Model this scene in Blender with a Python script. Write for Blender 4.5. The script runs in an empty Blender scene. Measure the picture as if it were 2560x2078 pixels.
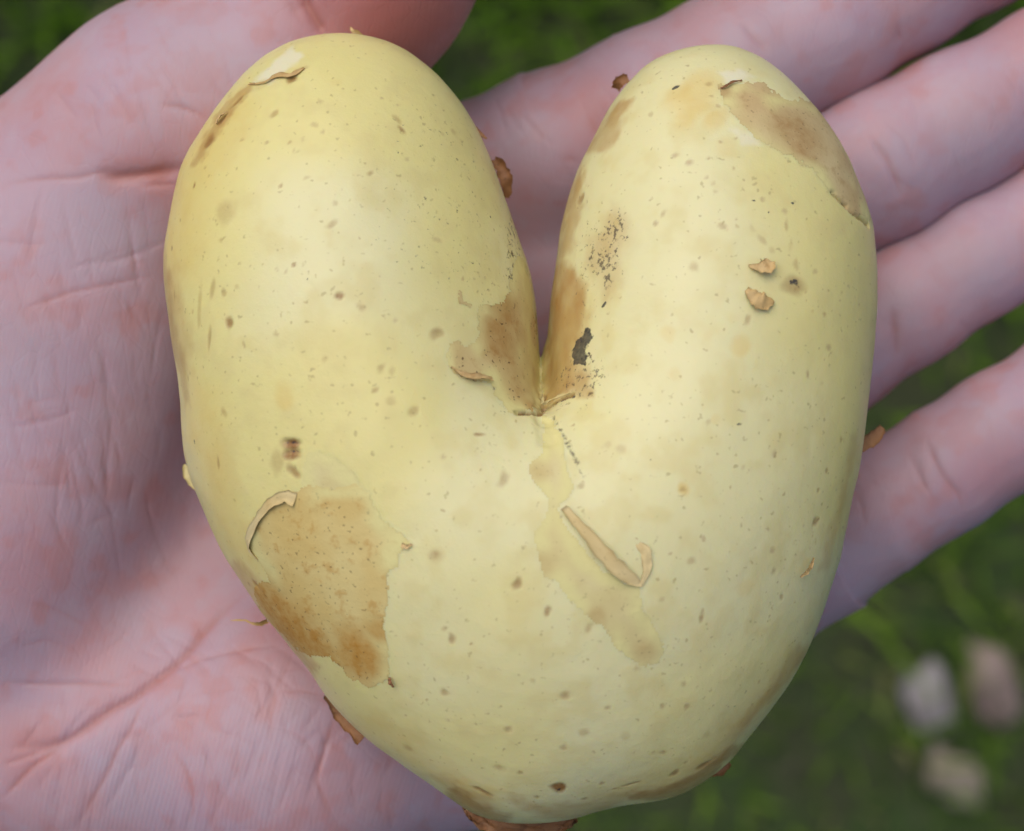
import bpy, bmesh, math, random
import numpy as np
from mathutils import Vector, noise as mnoise

# ------------------------------------------------------------------ camera, sky, sun, exposure
scene = bpy.context.scene
rad = math.radians
BASE = 1.0            # the potato's middle plane is held one metre above the lawn
D = 0.200             # camera distance to that plane
FRAME = 0.110         # width of the view on that plane
MPX = FRAME / 2560.0

cam_d = bpy.data.cameras.new('camera')
cam = bpy.data.objects.new('camera', cam_d)
scene.collection.objects.link(cam)
scene.camera = cam
cam.location = (0, 0, BASE + D)
cam.rotation_euler = (0, 0, 0)
cam_d.sensor_width = 36.0
cam_d.lens = 18.0 * D / (FRAME / 2)
cam_d.clip_start = 0.005
cam_d.clip_end = 500.0
cam_d.dof.use_dof = True
cam_d.dof.focus_distance = D - 0.010
cam_d.dof.aperture_fstop = 20.0

SUN_EL, SUN_AZ = 57.0, -34.0      # azimuth clockwise from +Y (the picture's top)
world = bpy.data.worlds.new('World')
scene.world = world
world.use_nodes = True
wn, wl = world.node_tree.nodes, world.node_tree.links
sky = wn.new('ShaderNodeTexSky')
sky.sky_type = 'NISHITA'
sky.sun_disc = False
sky.sun_elevation = rad(SUN_EL)
sky.sun_rotation = rad(SUN_AZ)
sky.dust_density = 4.0
sky.air_density = 1.0
sky.ozone_density = 0.6
wl.new(sky.outputs[0], wn['Background'].inputs['Color'])
wn['Background'].inputs['Strength'].default_value = 0.105
sun_d = bpy.data.lights.new('sun', 'SUN')
sun_d.energy = 1.4
sun_d.angle = rad(75)
sun_d.color = (1.0, 0.985, 0.965)
sun = bpy.data.objects.new('sun', sun_d)
scene.collection.objects.link(sun)
el, az = rad(SUN_EL), rad(SUN_AZ)
sdir = Vector((math.sin(az) * math.cos(el), math.cos(az) * math.cos(el), math.sin(el)))
sun.rotation_euler = sdir.to_track_quat('Z', 'Y').to_euler()
sun.location = (0, 0, 4)

vs = scene.view_settings
vs.view_transform = 'Standard'
vs.look = 'None'
vs.gamma = 1.0
vs.use_curve_mapping = False
vs.exposure = 0.02
scene.cycles.use_denoising = True
scene.cycles.max_bounces = 6
scene.cycles.diffuse_bounces = 3
scene.cycles.adaptive_threshold = 0.02

# ------------------------------------------------------------------ helpers
rng = np.random.default_rng(7)
random.seed(7)
f4 = np.float32

def link(o, parent=None):
    scene.collection.objects.link(o)
    if parent is not None:
        o.parent = parent
    return o

def tag(o, label=None, cat=None, group=None, kind=None):
    if label: o['label'] = label
    if cat: o['category'] = cat
    if group: o['group'] = group
    if kind: o['kind'] = kind
    return o

def mesh_np(name, V, Q):
    me = bpy.data.meshes.new(name)
    V = np.asarray(V, f4); Q = np.asarray(Q, np.int32)
    n, k = Q.shape
    me.vertices.add(len(V)); me.vertices.foreach_set('co', V.ravel())
    me.loops.add(n * k); me.loops.foreach_set('vertex_index', Q.ravel())
    me.polygons.add(n)
    me.polygons.foreach_set('loop_start', np.arange(0, n * k, k, dtype=np.int32))
    me.update(calc_edges=True)
    me.polygons.foreach_set('use_smooth', np.ones(n, bool))
    return me

def get_co(me):
    a = np.empty(len(me.vertices) * 3, f4); me.vertices.foreach_get('co', a)
    return a.reshape(-1, 3)

def get_no(me):
    a = np.empty(len(me.vertices) * 3, f4); me.vertex_normals.foreach_get('vector', a)
    return a.reshape(-1, 3)

def set_co(me, V):
    me.vertices.foreach_set('co', np.ascontiguousarray(V, f4).ravel()); me.update()

def get_quads(me):
    a = np.empty(len(me.loops), np.int32); me.loops.foreach_get('vertex_index', a)
    return a.reshape(-1, 4)

def add_attr(me, name, arr):
    at = me.attributes.new(name, 'FLOAT_COLOR', 'POINT')
    a = np.zeros((len(me.vertices), 4), f4); a[:, :arr.shape[1]] = arr
    at.data.foreach_set('color', a.ravel())

def subdivide(me, levels):
    o = bpy.data.objects.new('tmp', me)
    scene.collection.objects.link(o)
    md = o.modifiers.new('s', 'SUBSURF'); md.levels = levels; md.render_levels = levels
    dg = bpy.context.evaluated_depsgraph_get(); dg.update()
    r = bpy.data.meshes.new_from_object(o.evaluated_get(dg))
    bpy.data.objects.remove(o); bpy.data.meshes.remove(me)
    r.polygons.foreach_set('use_smooth', np.ones(len(r.polygons), bool))
    return r

def hash3(i, j, k, seed):
    n = (i * 73856093) ^ (j * 19349663) ^ (k * 83492791) ^ (seed * 2654435761 % 2147483647)
    n = (n ^ (n >> 13)) * 1274126177
    n = n & 0x7fffffff
    n = (n ^ (n >> 16)) & 0xffff
    return n.astype(f4) / 32767.5 - 1.0

def vnoise(P, scale, seed=0, octaves=1):
    out = np.zeros(len(P), f4); amp = 1.0; tot = 0
    for o in range(octaves):
        q = P * (scale * 2 ** o)
        b = np.floor(q); t = (q - b).astype(f4); t = t * t * (3 - 2 * t)
        b = b.astype(np.int64) + 1000
        r = 0
        for dx in (0, 1):
            for dy in (0, 1):
                for dz in (0, 1):
                    w = (t[:, 0] if dx else 1 - t[:, 0]) * (t[:, 1] if dy else 1 - t[:, 1]) * (t[:, 2] if dz else 1 - t[:, 2])
                    r = r + w * hash3(b[:, 0] + dx, b[:, 1] + dy, b[:, 2] + dz, seed + o * 17)
        out += amp * r; tot += amp; amp *= 0.5
    return out / tot

def sstep(a, b, x):
    t = np.clip((x - a) / (b - a), 0, 1)
    return t * t * (3 - 2 * t)

def surface_nets(F, org, h):
    s = F < 0
    nx, ny, nz = F.shape
    cs = s[:-1, :-1, :-1].astype(np.int8)
    tot = np.zeros((nx - 1, ny - 1, nz - 1), np.int8)
    for a in (0, 1):
        for b in (0, 1):
            for c in (0, 1):
                tot += s[a:nx - 1 + a, b:ny - 1 + b, c:nz - 1 + c]
    act = np.argwhere((tot > 0) & (tot < 8))
    idx = -np.ones((nx - 1, ny - 1, nz - 1), np.int32)
    idx[act[:, 0], act[:, 1], act[:, 2]] = np.arange(len(act))
    acc = np.zeros((len(act), 3)); cnt = np.zeros(len(act))
    corners = [(a, b, c) for a in (0, 1) for b in (0, 1) for c in (0, 1)]
    for A in corners:
        for ax in range(3):
            if A[ax]: continue
            B = list(A); B[ax] = 1
            fa = F[act[:, 0] + A[0], act[:, 1] + A[1], act[:, 2] + A[2]]
            fb = F[act[:, 0] + B[0], act[:, 1] + B[1], act[:, 2] + B[2]]
            m = (fa < 0) != (fb < 0)
            t = np.where(m, fa / np.where(m, fa - fb, 1), 0)
            p = np.tile(np.array(A, float), (len(act), 1)); p[:, ax] += t
            acc += p * m[:, None]; cnt += m
    V = (act + acc / cnt[:, None]) * h + np.array(org)
    Q = []
    for ax in range(3):
        sl0 = [slice(None)] * 3; sl1 = [slice(None)] * 3
        sl0[ax] = slice(0, -1); sl1[ax] = slice(1, None)
        e = np.argwhere(s[tuple(sl0)] != s[tuple(sl1)])
        b, c = (ax + 1) % 3, (ax + 2) % 3
        lim = np.array(idx.shape)
        ok = (e[:, b] > 0) & (e[:, c] > 0) & (e[:, b] < lim[b]) & (e[:, c] < lim[c])
        e = e[ok]
        flip = ~s[e[:, 0], e[:, 1], e[:, 2]]
        qs = []
        for db, dc in ((-1, -1), (0, -1), (0, 0), (-1, 0)):
            q = e.copy(); q[:, b] += db; q[:, c] += dc
            qs.append(idx[q[:, 0], q[:, 1], q[:, 2]])
        q = np.stack(qs, 1)
        q[flip] = q[flip][:, ::-1]
        Q.append(q)
    return V, np.concatenate(Q)

def px(sx, sy, zmm):
    """a point of the place (metres, relative to the potato's middle plane) from photograph measurements at depth z"""
    z = zmm * 1e-3
    k = MPX * (D - z) / D
    return np.array([(sx - 1280.0) * k, -(sy - 1039.0) * k, z])

def poly_sd(P, poly):
    """signed distance in 2-D, positive inside"""
    poly = np.asarray(poly, float)
    d = np.full(len(P), 1e9); ins = np.zeros(len(P), bool)
    for i in range(len(poly)):
        a, b = poly[i], poly[(i + 1) % len(poly)]
        e = b - a; w = P - a
        t = np.clip((w @ e) / max(e @ e, 1e-18), 0, 1)
        q = w - t[:, None] * e
        d = np.minimum(d, np.sqrt((q ** 2).sum(1)))
        c = ((a[1] <= P[:, 1]) & (b[1] > P[:, 1])) | ((b[1] <= P[:, 1]) & (a[1] > P[:, 1]))
        with np.errstate(divide='ignore', invalid='ignore'):
            xi = a[0] + (P[:, 1] - a[1]) / (b[1] - a[1]) * (b[0] - a[0])
        ins ^= c & (P[:, 0] < xi)
    return np.where(ins, d, -d)

# ---- material helper
def new_mat(name):
    m = bpy.data.materials.new(name); m.use_nodes = True
    nt = m.node_tree; return m, nt.nodes, nt.links, nt.nodes['Principled BSDF']

def mixc(n, l, fac, a, b, blend='MIX'):
    x = n.new('ShaderNodeMix'); x.data_type = 'RGBA'; x.blend_type = blend; x.clamp_factor = True
    for s, v in ((x.inputs[0], fac), (x.inputs[6], a), (x.inputs[7], b)):
        if hasattr(v, 'is_output'): l.new(v, s)
        elif isinstance(v, (int, float)): s.default_value = v
        else: s.default_value = (*v, 1.0)
    return x.outputs[2]

def mth(n, l, op, a, b=None, c=None, clamp=False):
    x = n.new('ShaderNodeMath'); x.operation = op; x.use_clamp = clamp
    for s, v in zip(x.inputs, (a, b, c)):
        if v is None: continue
        if hasattr(v, 'is_output'): l.new(v, s)
        else: s.default_value = v
    return x.outputs[0]

def noise_n(n, l, vec, scale, detail=4, rough=0.55, dist=0.0):
    x = n.new('ShaderNodeTexNoise'); x.inputs['Scale'].default_value = scale
    x.inputs['Detail'].default_value = detail; x.inputs['Roughness'].default_value = rough
    x.inputs['Distortion'].default_value = dist
    l.new(vec, x.inputs['Vector']); return x.outputs[0]

def ramp(n, l, fac, lo, hi):
    x = n.new('ShaderNodeMapRange'); x.interpolation_type = 'SMOOTHSTEP'
    l.new(fac, x.inputs[0]); x.inputs[1].default_value = lo; x.inputs[2].default_value = hi
    return x.outputs[0]

# ------------------------------------------------------------------ ground, lawn, stones
def ground_mat():
    m, n, l, b = new_mat('damp_soil_and_moss')
    tc = n.new('ShaderNodeTexCoord').outputs['Object']
    a = noise_n(n, l, tc, 9, 6); c = noise_n(n, l, tc, 60, 4)
    col = mixc(n, l, ramp(n, l, a, .4, .65), (.035, .042, .014), (.03, .06, .010))
    col = mixc(n, l, ramp(n, l, c, .5, .75), col, (.06, .055, .035))
    l.new(col, b.inputs['Base Color']); b.inputs['Roughness'].default_value = .95
    bp = n.new('ShaderNodeBump'); bp.inputs['Distance'].default_value = .01
    l.new(c, bp.inputs['Height']); l.new(bp.outputs[0], b.inputs['Normal'])
    return m

gv = [(-150, -150, 0), (150, -150, 0), (150, 150, 0), (-150, 150, 0)]
g = bpy.data.meshes.new('ground'); g.from_pydata(gv, [], [(0, 1, 2, 3)]); g.materials.append(ground_mat())
ground = link(bpy.data.objects.new('ground', g)); tag(ground, kind='structure')

def grass_mat():
    m, n, l, b = new_mat('grass_blade')
    at = n.new('ShaderNodeAttribute'); at.attribute_name = 'blade'
    sp = n.new('ShaderNodeSeparateColor'); l.new(at.outputs['Color'], sp.inputs[0])
    col = mixc(n, l, sp.outputs[0], (.06, .14, .009), (.145, .265, .018))
    col = mixc(n, l, sp.outputs[1], col, (.22, .21, .09))
    l.new(col, b.inputs['Base Color']); b.inputs['Roughness'].default_value = .7
    b.inputs['Specular IOR Level'].default_value = .08
    tr = n.new('ShaderNodeBsdfTranslucent'); l.new(col, tr.inputs['Color'])
    ms = n.new('ShaderNodeMixShader'); ms.inputs[0].default_value = .25
    l.new(b.outputs[0], ms.inputs[1]); l.new(tr.outputs[0], ms.inputs[2])
    l.new(ms.outputs[0], n['Material Output'].inputs['Surface'])
    return m

def build_grass():
    N = 46000
    xy = rng.uniform((-1.1, -1.0), (1.1, 1.0), (N, 2))
    P3 = np.c_[xy, np.zeros(N)]
    dens = vnoise(P3, 7.0, 3, 2)
    bare = sstep(.30, .06, np.hypot((xy[:, 0] - .22) / 1.3, (xy[:, 1] + .24)))     # thin sward where the stones lie
    keep = rng.random(N) < np.clip(.85 + dens * .5, .2, 1) * (1 - .5 * bare)
    xy, dens, bare = xy[keep], dens[keep], bare[keep]; N = len(xy)
    h = rng.uniform(.018, .055, N) * (1 + .4 * dens) * (1 - .35 * bare)
    w = rng.uniform(.0012, .0028, N)
    ang = rng.uniform(0, 2 * np.pi, N); lean = rng.uniform(.15, 1.1, N)
    d = np.c_[np.cos(ang), np.sin(ang)]; s = np.c_[-d[:, 1], d[:, 0]]
    V = []
    for t, wf in ((0, 1.0), (.45, .9), (.8, .6), (1.0, .06)):
        c = xy + d * (lean * h * t * t)[:, None]
        z = h * (t - .28 * lean * t * t)
        for sg in (-1, 1):
            V.append(np.c_[c + s * (sg * w * wf)[:, None], z])
    V = np.stack(V, 1).reshape(-1, 3)
    base = np.arange(N)[:, None] * 8
    Q = np.concatenate([base + np.array([[2 * i, 2 * i + 1, 2 * i + 3, 2 * i + 2]]) for i in range(3)])
    me = mesh_np('lawn_grass', V, Q)
    tone = np.clip(.5 + .6 * vnoise(np.c_[xy, np.zeros(N)], 16, 9, 2) + rng.normal(0, .22, N), 0, 1)
    dry = np.clip((rng.random(N) > .90) * rng.uniform(.3, 1, N) + .15 * bare, 0, 1)
    add_attr(me, 'blade', np.repeat(np.c_[tone, dry, tone * 0], 8, 0))
    me.materials.append(grass_mat())
    o = link(bpy.data.objects.new('lawn_grass', me)); tag(o, 'out of focus green lawn grass far below the hand', 'grass', kind='stuff')
build_grass()

def stone_mat(name, c1, c2):
    m, n, l, b = new_mat(name)
    tc = n.new('ShaderNodeTexCoord').outputs['Object']
    a = noise_n(n, l, tc, 60, 6); c = noise_n(n, l, tc, 400, 3)
    col = mixc(n, l, ramp(n, l, a, .35, .7), c1, c2)
    l.new(col, b.inputs['Base Color']); b.inputs['Roughness'].default_value = .8
    bp = n.new('ShaderNodeBump'); bp.inputs['Distance'].default_value = .002
    l.new(c, bp.inputs['Height']); l.new(bp.outputs[0], b.inputs['Normal'])
    return m

def stone(name, sx, sy, size, rot, mat, label, seed):
    bm = bmesh.new(); bmesh.ops.create_icosphere(bm, subdivisions=4, radius=1)
    for v in bm.verts:
        p = v.co.copy()
        q = 1 + .55 * mnoise.noise(p * 1.2 + Vector((seed, 0, 0))) + .15 * mnoise.noise(p * 3.7 + Vector((0, seed, 0)))
        v.co = Vector((p.x * size[0] * q, p.y * size[1] * q, (p.z * size[2]) * q))
    me = bpy.data.meshes.new(name); bm.to_mesh(me); bm.free()
    me.polygons.foreach_set('use_smooth', np.ones(len(me.polygons), bool))
    me.materials.append(mat)
    o = link(bpy.data.objects.new(name, me))
    zt = size[2] * .35 + .005
    k = MPX * (BASE + D - zt) / D
    o.location = ((sx - 1280) * k, -(sy - 1039) * k, zt)
    o.rotation_euler = (0.1, -.08, rot)
    tag(o, label, 'stone', 'pale stones lying in the grass')
    return o
pale = stone_mat('pale_stone', (.22, .195, .19), (.37, .33, .33))
pink = stone_mat('pinkish_stone', (.19, .135, .115), (.32, .24, .21))
tan = stone_mat('tan_stone', (.22, .18, .14), (.34, .28, .22))
stone('stone', 2322, 1760, (.0135, .0255, .012), rad(14), pale, 'largest whitish oval stone lying in the grass', 1.3)
stone('stone', 2482, 1715, (.0135, .029, .011), rad(22), pink, 'pinkish stone beside the white one, at the right edge', 4.1)
stone('stone', 2386, 1945, (.018, .0145, .010), rad(-30), tan, 'small tan stone below the whitish oval stone', 7.7)

# ------------------------------------------------------------------ potato: outline measured on the photograph, inflated
OUT = [(456,1040),(453,958),(440,886),(430,809),(422,749),(417,689),(419,629),(431,557),(442,503),(458,431),(479,383),(509,335),
 (539,287),(575,240),(617,192),(671,147),(731,114),(797,96),(857,91),(922,96),(982,114),(1042,147),(1096,192),(1138,237),(1174,287),
 (1204,347),(1228,407),(1252,473),(1270,527),(1290,590),(1312,650),(1326,702),(1335,764),(1342,843),(1348,913),(1353,978),(1358,1010),
 (1361,978),(1365,909),(1370,857),(1377,798),(1383,736),(1391,667),(1400,590),(1409,539),(1424,473),(1445,413),(1472,365),(1499,311),(1526,258),
 (1562,210),(1603,168),(1651,141),(1699,126),(1753,119),(1807,120),(1855,132),(1903,157),(1951,192),(1993,231),(2029,270),(2065,317),
 (2095,365),(2119,413),(2143,473),(2166,533),(2178,569),(2185,629),(2190,695),(2189,773),(2182,856),(2172,940),(2160,1040),(2148,1130),
 (2130,1213),(2112,1297),(2094,1387),(2064,1483),(2037,1555),(2010,1620),(1968,1698),(1920,1770),(1878,1824),(1831,1884),(1801,1914),
 (1759,1944),(1699,1977),(1639,1992),(1567,1998),(1519,2007),(1460,2027),(1400,2042),(1340,2050),(1280,2050),(1220,2040),(1173,2021),
 (1137,1997),(1077,1956),(1017,1914),(945,1863),(898,1824),(856,1779),(820,1734),(796,1695),(772,1656),(742,1629),(712,1585),(682,1549),
 (652,1513),(622,1465),(592,1423),(562,1375),(533,1315),(503,1250),(479,1196),(464,1136),(458,1076)]
OUTM = np.array([px(x, y, 0)[:2] for x, y in OUT])
UH = 0.0004
ulo = OUTM.min(0) - .006; uhi = OUTM.max(0) + .006
unx, uny = (np.ceil((uhi - ulo) / UH).astype(int) + 1)
UX, UY = np.meshgrid(ulo[0] + np.arange(unx) * UH, ulo[1] + np.arange(uny) * UH, indexing='ij')
sd2 = poly_sd(np.c_[UX.ravel(), UY.ravel()], OUTM).reshape(unx, uny)
def solve_poisson():
    ins = sd2 > 0
    u = np.where(ins, np.minimum(sd2, .018) * .03, 0.0)
    # boundary: linear ghost through the true outline
    par = (np.add.outer(np.arange(unx), np.arange(uny)) % 2).astype(bool)
    c = 2.0 * UH * UH; om = 1.955
    near = ~ins & (sd2 > -1.6 * UH)
    for it in range(900):
        for p in (0, 1):
            nb = np.zeros_like(u)
            nb[1:-1, 1:-1] = u[2:, 1:-1] + u[:-2, 1:-1] + u[1:-1, 2:] + u[1:-1, :-2]
            m = ins & (par == bool(p))
            u[m] += om * ((nb[m] + c) * .25 - u[m])
    gx, gy = np.gradient(u, UH)
    gm = np.hypot(gx, gy)
    # extend the inner slope outwards so that the zero level is the outline
    sel = (sd2 > .6 * UH) & (sd2 < 2.5 * UH)
    sp = np.argwhere(sel); sg = gm[sel]
    ext = np.full_like(u, np.median(sg))
    tgt = np.argwhere((sd2 <= .6 * UH) & (sd2 > -.004))
    from mathutils.kdtree import KDTree
    kd = KDTree(len(sp))
    for i, q in enumerate(sp): kd.insert((q[0], q[1], 0), i)
    kd.balance()
    for q in tgt:
        _, i, _ = kd.find((q[0], q[1], 0)); ext[q[0], q[1]] = sg[i]
    out = sd2 <= .6 * UH
    u[out] = (sd2 * ext)[out]
    for _ in range(3):      # light blur
        v = u.copy(); v[1:-1, 1:-1] = .5 * u[1:-1, 1:-1] + .125 * (u[2:, 1:-1] + u[:-2, 1:-1] + u[1:-1, 2:] + u[1:-1, :-2]); u = v
    return u
U = solve_poisson()
ZS = 1.04
def u_at(x, y):
    fx = np.clip((np.asarray(x) - ulo[0]) / UH, 0, unx - 1.001); fy = np.clip((np.asarray(y) - ulo[1]) / UH, 0, uny - 1.001)
    i = fx.astype(int); j = fy.astype(int); a = fx - i; b = fy - j
    return (U[i, j] * (1 - a) * (1 - b) + U[i + 1, j] * a * (1 - b) + U[i, j + 1] * (1 - a) * b + U[i + 1, j + 1] * a * b)
def top_z(x, y):
    return ZS * np.sqrt(np.maximum(u_at(x, y), 0))
def on_potato(sx, sy):
    """object-space surface point whose place in the photograph was measured at (sx, sy)"""
    z = 0.0
    for _ in range(25):
        p = px(sx, sy, z * 1e3); z = .5 * z + .5 * float(top_z(p[0], p[1]))
    p = px(sx, sy, z * 1e3); e = .0008
    gx = (u_at(p[0] + e, p[1]) - u_at(p[0] - e, p[1])) / (2 * e); gy = (u_at(p[0], p[1] + e) - u_at(p[0], p[1] - e)) / (2 * e)
    n = np.array([-gx * ZS * ZS, -gy * ZS * ZS, 2 * max(z, 1e-4)], float); n /= np.linalg.norm(n)
    return p, n

def build_potato_mesh():
    h = .0009
    zm = ZS * math.sqrt(U.max()) + .003
    lo = np.array([ulo[0] + .002, ulo[1] + .002, -zm]); hi = np.array([uhi[0] - .002, uhi[1] - .002, zm])
    n = np.ceil((hi - lo) / h).astype(int) + 1
    X = lo[0] + np.arange(n[0]) * h; Y = lo[1] + np.arange(n[1]) * h; Z = lo[2] + np.arange(n[2]) * h
    uu = u_at(*np.meshgrid(X, Y, indexing='ij'))
    F = (Z[None, None, :] / ZS) ** 2 - uu[:, :, None]
    V, Q = surface_nets(F, lo, h)
    me = mesh_np('potato', V, Q)
    return subdivide(me, 2)
pm = build_potato_mesh()
PV = get_co(pm); PN = get_no(pm)
bump = (.00026 * vnoise(PV, 75, 1) + .00008 * vnoise(PV, 190, 2) + .00002 * vnoise(PV, 600, 3)).astype(f4)
PV0 = PV.copy()
print('potato verts', len(PV), 'half thickness', ZS * math.sqrt(U.max()))

# crops used while measuring: quadrants (A..D) and a closer crop of the cleft (E)
CR = {'A': (0, 0, 1.6695), 'B': (1280, 0, 1.6695), 'C': (0, 1040, 1.671), 'D': (1280, 1040, 1.671), 'E': (1050, 650, 2.893)}
def cs(c, x, y):
    ox, oy, k = CR[c]; return ox + x / k, oy + y / k

# lenticels, eyes, specks: crop, x, y, radius (crop px), kind (b brown, k black, y yellow, p pinkish grey), strength, aspect, angle
SPOTS = '''A 1140 470 20 b .45 1.5 60;A 1110 590 10 b .3;A 1005 580 9 b .4;A 1170 775 10 b .6;A 1280 740 11 b .25;A 1545 725 12 b .6;A 1400 850 15 b .3
A 1390 935 20 b .4 1.5 40;A 1225 1105 10 b .8;A 1285 1163 6 k .9;A 1412 1235 20 b .8 1.3 0;A 1505 1280 17 b .35 1.6 -25;A 955 1350 26 b .9 1.2 80;A 930 1220 17 b .45
A 985 1195 14 b .25;A 1150 1395 12 b .35;A 1015 1440 13 b .4 2.5 -60;A 1650 1340 9 p .5;A 1830 1390 28 b .5 1.4 10;A 1590 1535 18 b .4;A 1635 1550 15 b .25;A 1565 1630 14 b .5
A 1630 1670 18 b .25;A 1730 1715 20 b .4 1.4 30;A 930 1720 16 b .35;A 1185 1665 52 y .55;A 1355 1500 14 b .25;A 930 880 60 b .28;A 1820 1000 18 p .35 1.6 0
A 1660 500 15 b .4 2 -60;A 1675 540 16 b .75 2.2 -50;A 1335 420 14 p .4;A 1310 515 14 p .4 2 -50;A 1345 550 10 p .4;A 810 775 12 b .8 1.6 70;A 870 595 34 b .8 1.3 50;A 925 500 22 b .7 2.6 55;A 990 420 30 b .7 2.8 40
A 775 1300 12 k .55 2.4 60;A 720 1035 11 b .8;A 755 920 8 b .6;A 1700 665 11 p .35;A 1215 330 22 b .75 1.2 20;A 1160 310 14 b .5;A 1250 290 22 b .35 2 20;A 1100 345 45 p .18 2 30
A 1595 410 8 p .6;A 1660 440 8 p .5;A 1845 560 10 p .4;A 1890 550 14 b .3;A 780 1580 10 b .6 3 80;A 830 1300 30 b .3 6 80;A 870 1420 26 b .45 5 75;A 885 1200 26 b .4 3 75;A 730 1230 10 b .5 4 85
A 1110 590 9 p .4;A 855 700 8 b .4;A 1465 1165 4 k .5;A 1605 875 5 k .5;A 1505 905 4 k .4;A 1980 1055 5 k .7;A 1975 1100 6 k .7;A 2015 1228 5 k .9;A 1935 1165 9 p .6 2 80
A 1400 340 28 y .25;A 920 1000 10 b .4;A 1325 1115 4 k .4;A 1720 940 4 k .5;A 1780 910 4 k .5;A 1830 870 5 k .5;A 2085 860 6 k .8;A 2045 905 6 k .8
B 680 650 14 p .5;B 740 678 16 p .5;B 580 480 14 b .3;B 685 366 15 k .95 3.2 20;B 630 895 15 b .35;B 600 935 11 p .6;B 880 945 18 b .4;B 760 1115 24 b .35;B 650 1390 34 y .4;B 950 1450 46 y .6;B 680 1560 36 y .35
B 1325 1450 18 p .6;B 1240 1565 13 p .55 2 90;B 1265 1135 11 p .45;B 1180 1185 46 b .55;B 1175 1178 26 k .75 1.3 -20;B 1140 880 15 p .45;B 1145 940 14 b .35 2.5 80;B 1165 1020 16 b .3 4 80;B 1185 1100 18 b .3 3 85
B 1008 838 6 k 1;B 1172 846 7 k 1;B 1073 884 6 k 1;B 1045 830 12 p .5;B 765 778 7 k .5 2 0;B 850 800 10 b .3;B 790 962 5 k .8;B 715 1115 5 k .9;B 770 940 5 k .6;B 1275 1258 9 k .6 2.5 -60;B 1455 1275 8 p .5;B 1370 1255 8 p .4;B 290 825 28 b .6 1.5 40;B 280 820 14 k .5 2 40
B 1000 950 14 b .2;B 1045 1000 16 b .3 2 -50;B 1085 1045 16 b .25;B 820 660 7 b .5;B 930 700 8 b .5 2 90;B 935 575 8 b .4;B 815 740 9 p .4;B 840 765 10 p .35;B 765 400 105 y .8 1.6 80;B 740 470 90 y .6 1.5 60;B 850 500 60 y .6;B 700 400 60 y .4;B 900 600 50 y .3
B 820 352 16 b .4;B 830 400 8 b .5;B 860 440 10 b .4;B 870 590 8 b .4;B 1225 1220 7 p .5;B 820 1400 30 y .15;B 1100 1590 30 y .15;B 385 1270 13 k .95 2.6 40;B 1300 1600 12 p .25;B 985 1330 18 b .4 1.6 70
C 1215 118 34 b 1 1.5 5;C 1215 160 26 b .9 1.6 0;C 1228 238 24 b .6 1.5 -30;C 1160 190 40 b .3 1.2 80;C 1820 580 26 b .35;C 1822 582 12 b .5;C 1885 935 20 b .6 1.4 80;C 1855 890 14 b .3;C 1968 955 7 b .6;C 1855 1155 17 b .45;C 1870 1275 8 p .5
C 2120 1310 17 b .45;C 2085 1470 20 b .4;C 1808 1005 5 k .5;C 2005 75 14 b .7 3 10;C 2105 265 24 b .4 1.7 75;C 1850 170 12 p .5;C 805 115 17 k .55 3 80;C 815 155 10 k .5 2 80;C 905 200 18 b .5 3.2 80;C 2010 1560 26 b .7 2.4 -40;C 1700 1390 24 b .3
C 1205 552 7 b .9;C 1310 405 14 b .5;C 1485 540 16 b .5 3 80;C 1330 680 14 b .5 2 90;C 1560 1330 10 b .3;C 1690 1255 5 b .6;C 1780 1190 5 b .5;C 1805 1318 5 k .4;C 1380 1070 5 k .5;C 2020 130 5 k .4;C 900 1380 8 b .3;C 1070 705 24 b .7 2 -50;C 1040 700 12 b .6
D 715 308 24 y .9;D 715 308 12 b .4;D 1100 160 12 p .45;D 1285 312 11 b .6;D 1320 230 10 b .6;D 1275 445 22 b .55;D 1288 436 9 b .7;D 1265 500 6 p .7;D 1098 562 15 p .5;D 1075 475 8 p .4;D 800 515 11 p .45;D 745 608 16 p .45;D 660 575 8 b .4 2 20
D 625 765 11 p .4;D 790 850 15 b .6 1.8 80;D 795 815 9 b .4 2 80;D 975 720 44 y .4;D 1135 760 16 b .5 1.5 -60;D 1100 650 12 b .35;D 150 815 18 b .65 1.6 80;D 320 890 17 b .4 1.5 60;D 25 705 22 b .65 1.3 80;D 220 1170 26 b .45;D 222 1172 11 b .5
D 400 1220 12 b .5;D 630 1210 14 b .4;D 730 1215 15 b .45;D 720 1120 11 b .35;D 935 1212 11 k .55 1.4 60;D 905 1270 6 k .6;D 85 1105 10 b .25;D 305 1320 22 b .35;D 215 1385 17 b .45;D 630 1405 15 b .4;D 680 1490 20 b .6;D 725 1445 10 b .5;D 805 1455 30 b .7 2 20
D 375 1530 11 b .5;D 200 1548 32 b 1.0;D 195 1560 18 k .5;D 105 1585 14 b .6;D 35 1490 13 b .5;D 500 1532 16 b .8 5 15;D 430 1552 10 b .6 3 10;D 300 1595 14 b .45;D 520 1055 13 p .5;D 290 290 13 b .5;D 955 32 11 k .5 2 20;D 255 35 8 p .7;D 1095 103 5 k .7
D 580 180 5 k .5;D 700 1150 5 k .3;D 450 1130 8 b .2;D 1050 900 30 y .2;D 470 1335 22 b .2;D 815 1330 24 b .2;D 1380 100 10 b .5;D 820 25 12 b .3;D 850 10 20 y .3;D 400 120 20 b .2;D 455 135 22 b .22;D 590 1400 8 b .3;D 970 215 8 p .3'''
_r = random.Random(11)
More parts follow.
